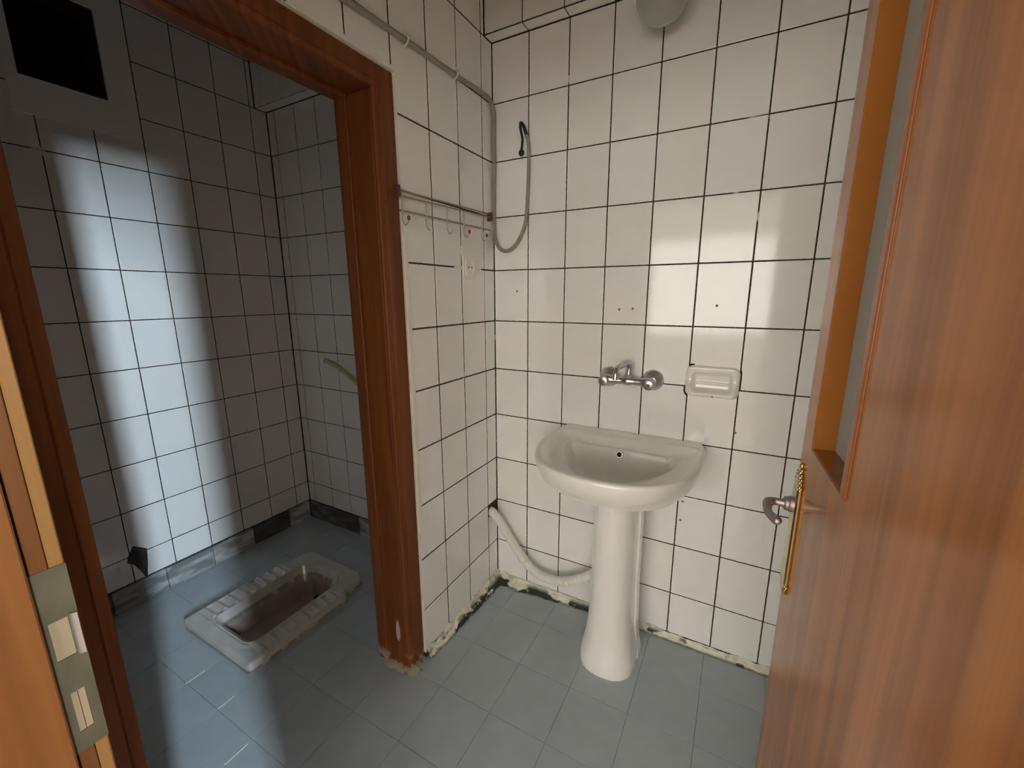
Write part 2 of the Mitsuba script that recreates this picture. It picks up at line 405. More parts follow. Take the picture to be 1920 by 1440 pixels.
put('wall_cubicle_front', bx(LX - .12, -.1395, -1.62, -1.42, -.002, 2.62), PLASTER); struct('wall_cubicle_front', 'near end wall of the cubicle, hidden beside the doorway')

# dark skirting pieces
yk, q = FY - .0, 0
for a, b in [(FY - .013, -.190), (-.190, -.392), (-.392, -.585), (-.585, -.775), (-.775, -.965), (-.965, -1.16), (-1.16, -1.40)]:
    key = numbered('baseboard_left__panel')
    put(key, cbox(LX - .002, LX + .011 + .002 * rng.random(), b + .0012, a - .0012, 0, .097 + .003 * rng.random(), .0018), SKIRT[[1, 2, 1, 3, 3, 0, 0][q]]); q += 1
struct('baseboard_left', 'dark marbled skirting pieces along the long cubicle wall', 'skirting')
q = 0
for a, b in [(LX + .013, -1.045), (-1.045, -.85), (-.85, -.655), (-.655, -.46), (-.46, -.265), (-.265, -.15)]:
    put(numbered('baseboard_back__panel'), cbox(a + .0012, b - .0012, FY - .012, FY + .002, 0, .097 + .003 * rng.random(), .0018), SKIRT[[0, 2, 3, 0, 1, 0][q]]); q += 1
struct('baseboard_back', 'dark marbled skirting pieces along the far cubicle wall', 'skirting')

# ventilation opening
y0, y1, z0, z1 = VENT
d = .30
vent = cat(bx(LX - d, LX - .001, y0 - .012, y0, z0 - .012, z1 + .012), bx(LX - d, LX - .001, y1, y1 + .012, z0 - .012, z1 + .012), bx(LX - d, LX - .001, y0, y1, z0 - .012, z0), bx(LX - d, LX - .001, y0, y1, z1, z1 + .012), bx(LX - d - .01, LX - d, y0 - .012, y1 + .012, z0 - .012, z1 + .012))
put('vent_opening__shaft', vent, BACKPANEL)
fr = Polygon([(y0 - .03, z0 - .115), (y1 + .085, z0 - .115), (y1 + .085, z1 + .09), (y0 - .03, z1 + .09)], [[(y0, z0), (y1, z0), (y1, z1), (y0, z1)]])
e = extrude(fr, .011); e.apply_transform(basis(*POS_X, (LX - .004, 0, 0)))
put('vent_opening__surround', e, VENTFR)
tag('vent_opening', 'square black ventilation opening with plain grey surround high in the cubicle wall', 'vent')
labels['vent_opening__surround'] = {'label': 'grey flat surround'}

# ------------------------------------------------------------------ squat toilet
def squat():
    ny, nx = 230, 120
    Y0, Y1 = -.862, -.315
    X0c, X1c = -.945, -.490
    ys = np.r_[np.linspace(Y0, Y1, ny)]
    us = np.linspace(0, 1, nx)
    top = np.zeros((ny, nx, 3))
    for i, y in enumerate(ys):
        t = (y - Y0) / (Y1 - Y0)
        head = np.clip((y + .455) / .03, 0, 1); head = head * head * (3 - 2 * head)
        xl, xr = X0c + .026 * head, X1c - .026 * head
        rc = .062   # rounded far corners
        if y > Y1 - rc:
            k = rc - math.sqrt(max(0, rc * rc - (y - (Y1 - rc)) ** 2)); xl += k; xr -= k
        rn = .016
        if y < Y0 + rn:
            k = rn - math.sqrt(max(0, rn * rn - (Y0 + rn - y) ** 2)); xl += k; xr -= k
        xs = xl + (xr - xl) * us
        # bowl: distance inside a rounded slot
        cx, hw = -.704, .132
        a0, a1 = -.812, -.378
        for j, x in enumerate(xs):
            rr_n, rr_f = .040, .090
            def sd(px, py):
                rr = rr_f if py > (a0 + a1) / 2 else rr_n
                qx, qy = abs(px - cx) - (hw - rr), abs(py - (a0 + a1) / 2) - ((a1 - a0) / 2 - rr)
                return min(max(qx, qy), 0) + math.hypot(max(qx, 0), max(qy, 0)) - rr
            s = sd(x, y)
            edge = min(x - xl, xr - x, y - Y0, Y1 - y)
            h = .040 - .010 * (1 - min(1, max(0, edge) / .016)) ** 2
            # raised lip round the bowl
            h += .003 * math.exp(-((s - .010) / .009) ** 2)
            # ribbed foot rests either side
            if s > .006 and -.815 < y < -.462:
                fade = min(1, (s - .006) / .006) * min(1, max(0, edge - .012) / .008) * min(1, (y + .815) / .012, (-.462 - y) / .012)
                ph = (y + .815) / .0435
                w = math.exp(-(((ph % 1) - .5) / .20) ** 2)
                h += (.0140 * w - .006) * max(0, fade)
            if s < 0:
                dpt = min(1, -s / .050)
                h = h * (1 - dpt) + (-.052 - .026 * (y - a0) / (a1 - a0)) * dpt if dpt < 1 else -.052 - .026 * (y - a0) / (a1 - a0)
                h = h if dpt >= 1 else (.046 * (1 - dpt) ** .55 + (-.052 - .026 * (y - a0) / (a1 - a0)) * (1 - (1 - dpt) ** .55)) 
            top[i, j] = (x, y, h)
    v = list(top.reshape(-1, 3)); f = []
    for i in range(ny - 1):
        for j in range(nx - 1):
            a = i * nx + j
            f += [[a, a + 1, a + nx + 1], [a, a + nx + 1, a + nx]]
    ring = [(0, j) for j in range(nx)] + [(i, nx - 1) for i in range(1, ny)] + [(ny - 1, j) for j in range(nx - 2, -1, -1)] + [(i, 0) for i in range(ny - 2, 0, -1)]
    ids = [i * nx + j for i, j in ring]; base = len(v)
    for k in ids: v.append([v[k][0], v[k][1], -.002])
    n = len(ids)
    for k in range(n):
        q = (k + 1) % n
        f += [[ids[k], base + k, base + q], [ids[k], base + q, ids[q]]]
    return trimesh.Trimesh(np.array(v), np.array(f), process=False)
put('squat_toilet__pan', squat(), SQUAT, 40)
put('squat_toilet__drain', lathe([(0, .004), (.03, .004), (.036, 0), (.036, -.006)], (0, 0, 1), (-.70, -.43, -.0775), 20), HOLE, 30)
tag('squat_toilet', 'grey-white ceramic squat toilet pan with ribbed foot rests set in the cubicle floor', 'toilet')
labels['squat_toilet__drain'] = {'label': 'dark drain hole'}

# ------------------------------------------------------------------ cubicle door frame
def arch_profile(w, t):
    """architrave section: (across, out) with rounded inner and outer edge and one shallow groove"""
    return Polygon([(0, 0), (w, 0), (w, t * .55), (w - .004, t * .9), (w - .009, t), (w * .30, t), (w * .27, t - .0022), (w * .24, t), (.008, t), (.003, t * .85), (0, t * .5)])
XF, XB = -.008, -.150
def arch_leg(y_in, y_out, zb, zt, sgn):
    p = arch_profile(abs(y_out - y_in), .014)
    e = extrude(p, zt - zb)
    # local x -> away from the opening, local y -> +x, extrusion -> z
    M = basis((0, sgn, 0), (1, 0, 0), (0, 0, 1), (XF - .014, y_in, zb))
    e.apply_transform(M)
    if e.volume < 0: e.invert()
    # mitre at the head
    for v in e.vertices:
        if v[2] > zb + .01: v[2] = FZ_I + abs(v[1] - y_in) * (FZ_O - FZ_I) / abs(y_out - y_in)
    return e
put('door_frame__architrave', arch_leg(FI_Y, FO_Y, .016, FZ_O, 1), WOOD_FRAME, 25)
put('door_frame__architrave_001', arch_leg(LI_Y, LO_Y, .0, FZ_O, -1), WOOD_FRAME, 25)
hp = arch_profile(FZ_O - FZ_I, .014)
e = extrude(hp, FO_Y - LO_Y); e.apply_transform(basis((0, 0, 1), (1, 0, 0), (0, 1, 0), (XF - .014, LO_Y, FZ_I)))
if e.volume < 0: e.invert()
for v in e.vertices:
    k = (v[2] - FZ_I) / (FZ_O - FZ_I)
    v[1] = (FI_Y + (FO_Y - FI_Y) * k) if v[1] > -.9 else (LI_Y + (LO_Y - LI_Y) * k)
put('door_frame__architrave_002', e, WOOD_FRAME, 25)
taken['door_frame__architrave'] = 2
put('door_frame__jamb', cbox(XB, XF - .0135, FI_Y, FI_Y + .022, .012, FZ_I, .003), WOOD_FRAME)
put('door_frame__jamb_001', cbox(XB, XF - .0135, LI_Y - .022, LI_Y, 0, FZ_I, .003), WOOD_FRAME)
put('door_frame__head', cbox(XB, XF - .0135, LI_Y - .022, FI_Y + .022, FZ_I, FZ_I + .022, .003), WOOD_FRAME)
put('door_frame__stop', cbox(XB + .001, XB + .045, FI_Y - .010, FI_Y + .004, .014, FZ_I - .0, .002), WOOD_FRAME)
put('door_frame__stop_001', cbox(XB + .001, XB + .045, LI_Y - .004, LI_Y + .010, 0, FZ_I, .002), WOOD_FRAME)
put('door_frame__stop_002', cbox(XB + .001, XB + .045, LI_Y + .010, FI_Y - .010, FZ_I - .010, FZ_I + .004, .002), WOOD_FRAME)
tag('door_frame', 'reddish-brown varnished wooden frame of the doorless squat toilet cubicle, scuffed at its foot', 'door frame')

# crumbled mortar under the right leg of the frame
def blob(cx, cy, rx, ry, h, seed):
    n, k = 40, 7; rings = []
    for i in range(k):
        s = 1 - i / (k - 1) * .999
        a = np.arange(n) * 2 * np.pi / n
        w = 1 + .35 * (meshkit.fbm(np.stack([np.cos(a) * 2 + seed, np.sin(a) * 2, a * 0], 1), 4) - .5) * 2
        hh = h * (1 - s ** 2) * (1 + .5 * (meshkit.fbm(np.stack([np.cos(a) * 3 * s, np.sin(a) * 3 * s, a * 0 + seed], 1), 3) - .5))
        rings.append(np.stack([cx + rx * s * w * np.cos(a), cy + ry * s * w * np.sin(a), .0005 + hh], 1))
    return loft(rings, False, True)
put('frame_mortar', blob(-.070, -.560, .092, .052, .014, 2.0), MORTAR, 50)
tag('frame_mortar', 'crumbled dirty mortar patch on the floor under the right leg of the cubicle frame', 'mortar')

# caulk between tiles and frame
def ragged_strip(y0, zs, w, th, seed):
    n = len(zs); v, f = [], []
    for k, z in enumerate(zs):
        ww = w * (.75 + .7 * meshkit.fbm(np.array([[z * 14, seed, 0]]), 4)[0])
        v += [[-.001, y0 - .004, z], [th, y0 - .002, z], [th * .8, y0 + ww * .8, z], [.0002, y0 + ww, z]]
    for k in range(n - 1):
        for j in range(3):
            f += [[k * 4 + j, k * 4 + 4 + j, k * 4 + 5 + j], [k * 4 + j, k * 4 + 5 + j, k * 4 + 1 + j]]
    return trimesh.Trimesh(np.array(v), np.array(f), process=False)
put('wall_left__caulk', ragged_strip(FO_Y, np.linspace(.50, 1.46, 90), .013, .0018, 1.0), CAULK, 60)
put('wall_left__caulk_002', cat(bx(-.021, -.0004, FO_Y - .0004, FO_Y + .0012, .02, FZ_O + .001), bx(-.021, -.0004, LO_Y, FO_Y, FZ_O - .0004, FZ_O + .0012)), CAULK)
cz = [bx(-.002, .0016, yy, yy + .004, FZ_O + .0, FZ_O + .009 + .006 * rng.random()) for yy in np.arange(-.80, -.52, .004)]
put('wall_left__caulk_001', cat(*cz), CAULK)
labels['wall_left__caulk'] = {'label': 'ragged pale caulk beside the frame'}

# ------------------------------------------------------------------ entrance frame (left jamb by the camera)
e = cat(cbox(EX0 - .028, EX0, -1.402, -1.3808, -.0, EZ, .001))
put('door_1__jamb', e, WOOD_ENTRY)
put('door_1__jamb_edge', cbox(EX0 - .028, EX0 - .0004, -1.3802, -1.3695, 0, EZ, .0012), WOOD_EDGE)
put('door_1__stop', cbox(EX0 - .028, EX0 + .012, EY0 - .02, -1.3967, 0, EZ, .0016), WOOD_ENTRY)
put('door_1__seal', bx(EX0 - .002, EX0 + .0012, -1.3985, -1.3938, 0, EZ), GAP)
put('door_1__hinge_jamb', cbox(EX1, EX1 + .028, EY0 - .02, -1.3695, 0, EZ, .0016), WOOD_ENTRY)
put('door_1__head', cbox(EX0 - .028, EX1 + .028, EY0 - .02, -1.3695, EZ, EZ + .03, .0016), WOOD_ENTRY)
put('door_1__architrave', cbox(EX0 - .070, EX0 - .0285, EY1 - .004, -1.3695 + .006, 0, EZ + .075, .002), WOOD_ENTRY)
put('door_1__architrave_001', cbox(EX1 + .0285, EX1 + .075, EY1 - .004, -1.3695 + .006, 0, EZ + .075, .002), WOOD_ENTRY)
struct('door_1', 'orange-brown wooden entrance door frame at the left edge of the picture', 'door frame')
# strike plate with two openings, wood showing through
pl = Polygon([(-1.3972, .815), (-1.3692, .815), (-1.3692, 1.0285), (-1.3972, 1.0285)],
             [[(-1.3910, .928), (-1.3765, .928), (-1.3765, .972), (-1.3910, .972)], [(-1.3885, .838), (-1.3775, .838), (-1.3775, .887), (-1.3885, .887)]])
e = extrude(pl, .0016); e.apply_transform(basis(*POS_X, (EX0 - .0002, 0, 0)))
put('strike_plate__plate', e, STRIKE)
put('strike_plate__latch_pocket', bx(EX0 - .012, EX0 + .0004, -1.3908, -1.3767, .9282, .9718), RAWWOOD)
put('strike_plate__bolt_pocket', cat(bx(EX0 - .012, EX0 + .0004, -1.3883, -1.3835, .8382, .8868), bx(EX0 - .012, EX0 + .0002, -1.3827, -1.3777, .8382, .8868)), RAWWOOD)
lip = [[EX0 + .0012, -1.3766, z] for z in (.925, .975)]
pp = []
for a in np.linspace(0, 1, 7): pp.append((EX0 + .0012 + .004 * math.sin(a * 1.4), -1.3766 + .0060 * a))
v, f = [], []
for z in (.926, .974):
    for (x, y) in pp: v.append([x, y, z])
for j in range(6): f += [[j, j + 1, j + 8], [j, j + 8, j + 7]]
put('strike_plate__lip', trimesh.Trimesh(np.array(v), np.array(f), process=False), STRIKE_LIP, 60)
tag('strike_plate', 'dull brass strike plate with two openings on the entrance door jamb', 'strike plate')

# ------------------------------------------------------------------ open door on the right
DL = np.array([.9892, -.737]); DD = np.array([.059, -1.0]); DD /= np.linalg.norm(DD)   # latch edge, direction to the hinge
DN = np.array([-DD[1], DD[0]]) * -1                                                    # towards the room (-x)
if DN[0] > 0: DN = -DN
Dmat = basis((DD[0], DD[1], 0), (0, 0, 1), (DN[0], DN[1], 0), (DL[0], DL[1], 0))        # u, z, out of the face
def on_door(m):
    m.apply_transform(Dmat)
    if m.is_watertight and m.volume < 0: m.invert()
    return m
PU0, PU1, PZ0, PZ1 = .0566, .2114, 1.078, 1.700
DW, DH, DT = .672, 1.83, .042
hole = sbox(PU0, PZ0, PU1, PZ1)
# face with eased edges: three stacked layers
face = []
outer = sbox(0, .008, DW, DH)
for z0_, z1_, ins in ((-DT, -.0022, 0), (-.0022, -.0008, .0008), (-.0008, 0, .0022)):
    e = extrude(outer.buffer(-ins, join_style='mitre').difference(hole.buffer(ins, join_style='mitre')), z1_ - z0_); e.apply_translation((0, 0, z0_)); face.append(e)
put('door__leaf', on_door(cat(*face)), WOOD_DOOR)
scene['mat_bead'] = principled(proc(wood_fn(1, (.17, .048, .010), (.20, .058, .013), 60, 8.0)), 0.3, 0.5, clearcoat=.5)
e = extrude(sbox(PU1, PZ0 - .006, PU1 + .017, PZ1 + .006), .0035); e.apply_translation((0, 0, -.0005)); 
b1 = cbox(PU1 + .001, PU1 + .016, PZ0, PZ1, -.001, .0028, .0013)
put('door__glazing_bead', on_door(b1), 'mat_bead')
inner = cat(bx(PU0, PU0 + .006, PZ0, PZ1, -.040, -.026), bx(PU1 - .006, PU1, PZ0, PZ1, -.040, -.026), bx(PU0, PU1, PZ0, PZ0 + .006, -.040, -.026))
put('door__pane', on_door(bx(PU0 + .0005, PU1 - .0005, PZ0 + .0005, PZ1 - .0005, -.030, -.0265)), 'mat_pane')
tag('door', 'glossy reddish-brown wooden door standing open on the right with a narrow frosted pane', 'door')
labels['door__pane'] = {'label': 'narrow grey frosted glass pane'}
# long brass plate and lever handle
def scroll(zc, up, length):
    m = []
    for k in range(6):
        t = k / 5
        r = .0150 * (1 - t) ** .8 + .0045
        m.append(trimesh.creation.icosphere(2, radius=1.0)); m[-1].apply_scale((r, .0052, .0030 + .0018 * (1 - t))); m[-1].apply_translation((.0255, zc + up * length * t, .0022))
    for s in (-1, 1):
        for k in range(4):
            t = k / 4
            b = trimesh.creation.icosphere(1, radius=.0031); b.apply_translation((.0255 + s * (.0125 * (1 - t) + .002), zc + up * length * (t * .9 + .02), .0034)); m.append(b)
    return m
pbody = cbox(.0255 - .0165, .0255 + .0165, .846, 1.007, -.0005, .0062, .0022)
put('door_handle__plate', on_door(cat(pbody)), BRASS)
put('door_handle__scroll', on_door(cat(*scroll(1.009, 1, .030))), BRASS, 40)
put('door_handle__scroll_001', on_door(cat(*scroll(.844, -1, .018))), BRASS, 40)
put('door_handle__rosette', on_door(lathe([(0, .018), (.0090, .018), (.0105, .0165), (.0105, .013), (.0122, .011), (.0122, .005)], (0, 0, 1), (.0255, .976, 0), 24)), STEEL, 35)
lev = spline([(.0255, .976, .010), (.0255, .976, .026), (.026, .976, .032), (.031, .975, .0385), (.042, .9715, .0410), (.056, .9690, .0400), (.071, .9690, .0345), (.084, .9710, .0320)], 40)
rr = np.interp(np.linspace(0, 1, 40), [0, .25, .34, .45, .7, .92, 1], [.0058, .0058, .0074, .0060, .0056, .0068, .0036])
put('door_handle__lever', on_door(tube(lev, rr, 16)), STEEL, True)
tag('door_handle', 'ornate brass door plate with a dull chrome curved lever on the open door', 'door handle')
labels['door_handle__lever'] = {'label': 'dull chrome lever'}

# ------------------------------------------------------------------ washbasin on its pedestal
CX, CYc = .571, -.255
half = [(0.0, -.467), (.045, -.465), (.090, -.456), (.135, -.438), (.175, -.410), (.208, -.370), (.233, -.318), (.250, -.255), (.2575, -.190), (.2590, -.120), (.2560, -.065), (.2480, -.030), (.2400, -.0015)]
from scipy.interpolate import CubicSpline
hp_ = np.array(half); sp_ = np.r_[0, np.cumsum(np.linalg.norm(np.diff(hp_, axis=0), axis=1))]
hc = CubicSpline(sp_, hp_)(np.linspace(0, sp_[-1], 60))
back = np.stack([np.linspace(.240, -.240, 50)[1:-1], np.full(48, -.0015)], 1)
loop = np.vstack([hc, back, (hc * [-1, 1])[::-1][:-1]]) + [CX, 0]
NB = len(loop)
def basin_top():
    """the deck, rim, shoulders and bowl as rings from the rim inwards"""
    c = np.array([CX, CYc])
    S = np.r_[1.0, .992, .980, .962, .945, np.linspace(.93, .0, 110)]
    rings = []
    for s in S:
        P = []
        for k in range(NB):
            o = loop[k]; p = c + (o - c) * s
            x, y = p[0] - CX, p[1]
            dist = np.linalg.norm(o - c) * (1 - s)       # distance in from the rim
            z = .8000
            if dist < .009: z -= .009 * (1 - math.sqrt(max(0, 1 - ((.009 - dist) / .009) ** 2)))
            # shoulder: slopes gently in from the lip (only in front of the deck)
            fr_ = min(1, max(0, (-.060 - y) / .045)); fr_ = fr_ * fr_ * (3 - 2 * fr_)
            sh = min(1, max(0, dist - .019) / .040); sh = 1 - (1 - sh) ** 2.2
            z -= (.024 * sh + .010 * min(1, max(0, dist - .03) / .09)) * fr_
            # the bowl: a D with a straight back at the deck and arcs at the sides
            bw = .190 * (1 - max(0, (-.105 - y) / .33) ** 2.3) if y > -.435 else 0
            sidex = bw - abs(x) if y < -.104 else -1
            backd = -.108 - y
            frontd = y + .418
            q = min(sidex, backd, frontd * .9) if bw > 0 else -1
            if q > 0:
                m = .078 * (1 - math.exp(-q / .042)) + .022 * min(1, q / .12)
                z = z - m
            if bw > 0 and y < -.115: z += .0020 * math.exp(-((min(sidex, frontd * .9) + .002) / .0055) ** 2)
            if -.112 < y < -.090 and abs(x) < .165: z += .0025 * math.exp(-((y + .101) / .005) ** 2)
            # shallow soap hollows and a low step on the deck
            if y > -.105 and abs(x) < .16:
                z -= .0045 * min(1, max(0, (.16 - abs(x)) / .02)) * min(1, max(0, (-.030 - y) / .012)) * min(1, max(0, (y + .105) / .012) + .6)
            P.append((p[0], p[1], z))
        rings.append(P)
    return np.array(rings)
top = basin_top()
under = []
for sx, sy, z in [(1.0, 1.0, .786), (.992, .993, .772), (.972, .975, .752), (.93, .94, .726), (.86, .875, .701), (.76, .79, .680), (.64, .70, .664), (.52, .62, .652), (.42, .56, .645), (.30, .50, .641)]:
    P = loop.copy(); P[:, 0] = CX + (P[:, 0] - CX) * sx; P[:, 1] = P[:, 1] * sy
    under.append(np.c_[P, np.full(NB, z)])
rings = np.concatenate([np.array(under)[::-1], top])
body = loft(rings, True, False)
put('washbasin__bowl', body, CERAMIC, 50)
put('washbasin__overflow', lathe([(0, .0012), (.0080, .0012), (.0086, .0032), (.0118, .0032), (.0128, 0), (.0128, -.008)], (0, -.93, .36), (CX - .006, -.1235, .7545), 28), CHROME, 30)
put('washbasin__overflow_hole', lathe([(0, .0022), (.0082, .0020), (.0082, -.001)], (0, -.93, .36), (CX - .006, -.1235, .7545), 20), HOLE, 30)
put('washbasin__drain', lathe([(0, .001), (.012, .001), (.021, .003), (.024, 0), (.024, -.004)], (0, 0, 1), (CX, CYc, .6660), 24), CHROME, 30)
# pedestal: D-shaped column open to the wall, flaring into a foot
def ped_ring(z, hw, yf, yb, e=2.3, n=72):
    a = np.linspace(-.5 * np.pi, .5 * np.pi, n)
    cy = yb + (yf - yb) * .50
    P = [(PX_ + hw * math.copysign(abs(math.sin(t)) ** (2 / e), math.sin(t)), cy + (yf - cy) * abs(math.cos(t)) ** (2 / e), z) for t in a]
    P += [(PX_ + hw * (1 - .14 * k), yb, z) if k else (PX_ + hw, yb, z) for k in range(0, 15)]
    return P
PX_ = .578
prs = []
for z, hw, yf, yb in [(0.0, .0930, -.287, -.120), (.012, .0945, -.289, -.118), (.030, .0950, -.288, -.115), (.050, .0935, -.284, -.112), (.075, .0880, -.278, -.108), (.11, .0815, -.271, -.105), (.16, .0765, -.266, -.102), (.25, .0730, -.263, -.100), (.36, .0710, -.262, -.100), (.48, .0700, -.262, -.100), (.58, .0700, -.263, -.100), (.64, .0715, -.265, -.100), (.668, .0730, -.268, -.100)]:
    prs.append(ped_ring(z, hw, yf, yb))
put('washbasin__pedestal', loft(prs), PEDC, 40)
# back flange of the column, set in from the front shell
prs = []
for z, hw in [(0, .098), (.03, .097), (.06, .090), (.12, .083), (.3, .078), (.668, .077)]:
    prs.append([(PX_ - hw, -.150, z), (PX_ + hw, -.150, z), (PX_ + hw, -.102, z), (PX_ - hw, -.102, z)])
put('washbasin__pedestal_flange', loft(prs), PEDC)
tag('washbasin', 'white ceramic washbasin on a pedestal against the tiled wall', 'washbasin')

# ------------------------------------------------------------------ wall mixer tap
fz = 1.000
XL, XR = .486, .638
def flange(x): return lathe([(0, .024), (.014, .024), (.022, .018), (.034, .008), (.0365, .0015), (.0365, -.001)], (0, -1, 0), (x, 0, fz), 32)
put('mixer_tap__flange', flange(XL), CHROME, 35); put('mixer_tap__flange_001', flange(XR), CHROME, 35)
bodyt = tube(spline([(XL - .004, -.052, fz), (XL + .03, -.052, fz - .001), (CX - .012, -.052, fz - .001), (XR - .03, -.052, fz - .001), (XR + .004, -.052, fz)], 24), np.interp(np.linspace(0, 1, 24), [0, .08, .2, .4, .5, .6, .8, .92, 1], [.016, .018, .0140, .0125, .0170, .0125, .0140, .018, .016]), 18)
put('mixer_tap__body', bodyt, CHROME, 40)
for x in (XL, XR):
    put(numbered('mixer_tap__inlet'), tube([(x, -.010, fz), (x, -.03, fz), (x, -.055, fz)], .0115, 16), CHROME, 40)
    put(numbered('mixer_tap__knob'), lathe([(0, .032), (.0100, .032), (.0155, .0300), (.0172, .0265), (.0172, .016), (.0148, .012), (.0145, .002), (.0145, -.004)], (0, -1, -.08), (x, -.060, fz - .001), 20), CHROME, 30)
    put(numbered('mixer_tap__knob_disc'), lathe([(0, .0348), (.0048, .0342), (.0062, .0330), (.0062, .030)], (0, -1, -.08), (x, -.060, fz - .001), 16), PLUG, 30)
sp = spline([(.565, -.052, fz + .006), (.565, -.052, fz + .030), (.565, -.054, fz + .052), (.563, -.070, fz + .064), (.560, -.105, fz + .064), (.556, -.150, fz + .062), (.554, -.172, fz + .056), (.553, -.180, fz + .040), (.553, -.181, fz + .026)], 48)
put('mixer_tap__spout', tube(sp, np.interp(np.linspace(0, 1, 48), [0, .1, .5, .88, .92, 1], [.0110, .0092, .0088, .0088, .0104, .0104]), 16), CHROME, 40)
put('mixer_tap__spout_nut', lathe([(0, .012), (.012, .012), (.013, .010), (.013, 0)], (0, 0, 1), (.565, -.052, fz + .010), 8), CHROME, 20)
tag('mixer_tap', 'chrome wall-mounted mixer tap with a swan-neck spout above the washbasin', 'tap')

# ------------------------------------------------------------------ soap dish
def soap():
    nx, nz = 72, 52
    x0, x1, z0, z1 = .742, .902, .958, 1.062
    v = []
    cx, cz = (x0 + x1) / 2, (z0 + z1) / 2
    hx, hz, rc = (x1 - x0) / 2, (z1 - z0) / 2, .022
    def sd(x, z, ix, iz, r):
        qx, qz = abs(x - cx) - (hx - ix - r), abs(z - cz) - (hz - iz - r)
        return min(max(qx, qz), 0) + math.hypot(max(qx, 0), max(qz, 0)) - r
    us, ws = np.linspace(-1, 1, nx), np.linspace(-1, 1, nz)
    P = np.zeros((nz, nx, 3))
    for i, w in enumerate(ws):
        for j, u in enumerate(us):
            # squircle map of the square onto the rounded outline
            x, z = cx + hx * u, cz + hz * w
            ax, az = abs(hx * u) - (hx - rc), abs(hz * w) - (hz - rc)
            if ax > 0 and az > 0:
                L = math.hypot(ax, az); k = max(ax, az) / L
                x = cx + math.copysign(hx - rc + ax * k, u); z = cz + math.copysign(hz - rc + az * k, w)
            s = -sd(x, z, 0, 0, rc)                      # distance in from the outline
            hgt = .0075 * math.sqrt(max(0, 1 - (1 - min(1, s / .010)) ** 2))
            low = max(0, (cz + .012 - z) / (hz + .012))   # the lower lip stands out
            hgt += .020 * min(1, s / .010) * low * low * (3 - 2 * low)
            si = -sd(x, z, .018, .018, .016)
            if si > 0:
                k = min(1, si / .014); k = k * k * (3 - 2 * k)
                inner = -.0012 + .008 * max(0, (cz - .006 - z) / hz)
                hgt = hgt * (1 - k) + inner * k
                zz = (z - (cz - .004)) / .004
                if abs(x - cx) < .047: hgt += .0030 * math.exp(-zz * zz)
            P[i, j] = (x, -.0005 - hgt, z)
    v = P.reshape(-1, 3); f = []
    for i in range(nz - 1):
        for j in range(nx - 1):
            a = i * nx + j
            f += [[a, a + 1, a + nx + 1], [a, a + nx + 1, a + nx]]
    return trimesh.Trimesh(v, np.array(f), process=False)
put('soap_dish__tray', soap(), CERAMIC, 50)
put('soap_dish__drain_spot', lathe([(0, .0008), (.0025, .0006), (.0030, -.001)], (0, -1, 0), (.828, -.0262, .9672), 10), RUST, 30)
sg = Polygon([(.740, .956), (.904, .956), (.904, 1.0645), (.740, 1.0645)]).buffer(-.02).buffer(.0222)
e = extrude(sg.difference(sbox(.752, .968, .892, 1.052)), .0022); e.apply_transform(basis(*NEG_Y, (0, .0024, 0)))
put('soap_dish__joint', e, HOLE)
tag('soap_dish', 'white ceramic soap dish set into the tiles right of the tap', 'soap dish')

# ------------------------------------------------------------------ corrugated drain hose
hp3 = spline([(-.020, -.050, .362), (.004, -.052, .358), (.028, -.052, .340), (.078, -.050, .274), (.133, -.050, .206), (.170, -.050, .164), (.215, -.052, .134), (.275, -.055, .124), (.345, -.060, .138), (.420, -.064, .180), (.490, -.064, .240), (.535, -.062, .33), (.555, -.062, .45), (.560, -.07, .60), (.560, -.09, .650)], 420)
ss = np.r_[0, np.cumsum(np.linalg.norm(np.diff(hp3, axis=0), axis=1))]
rad = .0188 + .0011 * np.sin(ss / .0046 * 2 * np.pi)
for c0, w in ((.030, .012), (.055, .008), (.128, .012), (.225, .010), (.262, .02), (.30, .012)): rad = np.where(np.abs(ss - c0) < w / 2, .0205, rad)
put('drain_hose', tube(hp3, rad, 18), PVC, 60)
tag('drain_hose', 'whitish corrugated drain hose hanging from the left wall corner to the pedestal', 'hose')
e = cat(bx(-.018, -.0020, -.0715, -.004, .340, .396))
put('wall_left__pipe_hole', e, HOLE); labels['wall_left__pipe_hole'] = {'label': 'dark gap in the tiles around the drain hose'}

# cubicle water hose
gh = spline([(-.60, FY - .005, .800), (-.66, FY - .045, .835), (-.715, FY - .055, .875), (-.785, FY - .06, .918), (-.86, FY - .066, .958), (-.915, FY - .078, .974)], 40)
put('water_hose', tube(gh, .0125, 16), GARDEN, 50)
tag('water_hose', 'short olive-yellow hose end sticking out from behind the cubicle frame', 'hose')

# ------------------------------------------------------------------ cable, clips and bare end
cab = spline([(.009, -1.10, 1.930), (.009, -.90, 1.946), (.009, -.697, 1.960), (.009, -.477, 1.972), (.009, -.246, 1.979), (.0095, -.120, 1.986), (.010, -.050, 1.986), (.010, -.022, 1.975), (.011, -.011, 1.950),
              (.011, -.010, 1.880), (.012, -.010, 1.789), (.009, -.010, 1.690), (.008, -.011, 1.600), (.010, -.011, 1.530), (.022, -.012, 1.482), (.050, -.013, 1.458), (.088, -.013, 1.465), (.118, -.012, 1.496), (.142, -.011, 1.545), (.152, -.010, 1.630), (.156, -.010, 1.720), (.157, -.010, 1.785), (.1555, -.011, 1.822), (.149, -.013, 1.850)], 160)
cr = np.interp(np.linspace(0, 1, 160), [0, .45, .55, 1], [.0078, .0078, .0072, .0062])
put('electric_cable__sheath', tube(cab, cr, 14), CABLE, 60)
put('electric_cable__wire', tube(spline([(.150, -.013, 1.848), (.144, -.015, 1.866), (.136, -.016, 1.884), (.131, -.016, 1.890)], 16), .0058, 10), BLACK, 60)
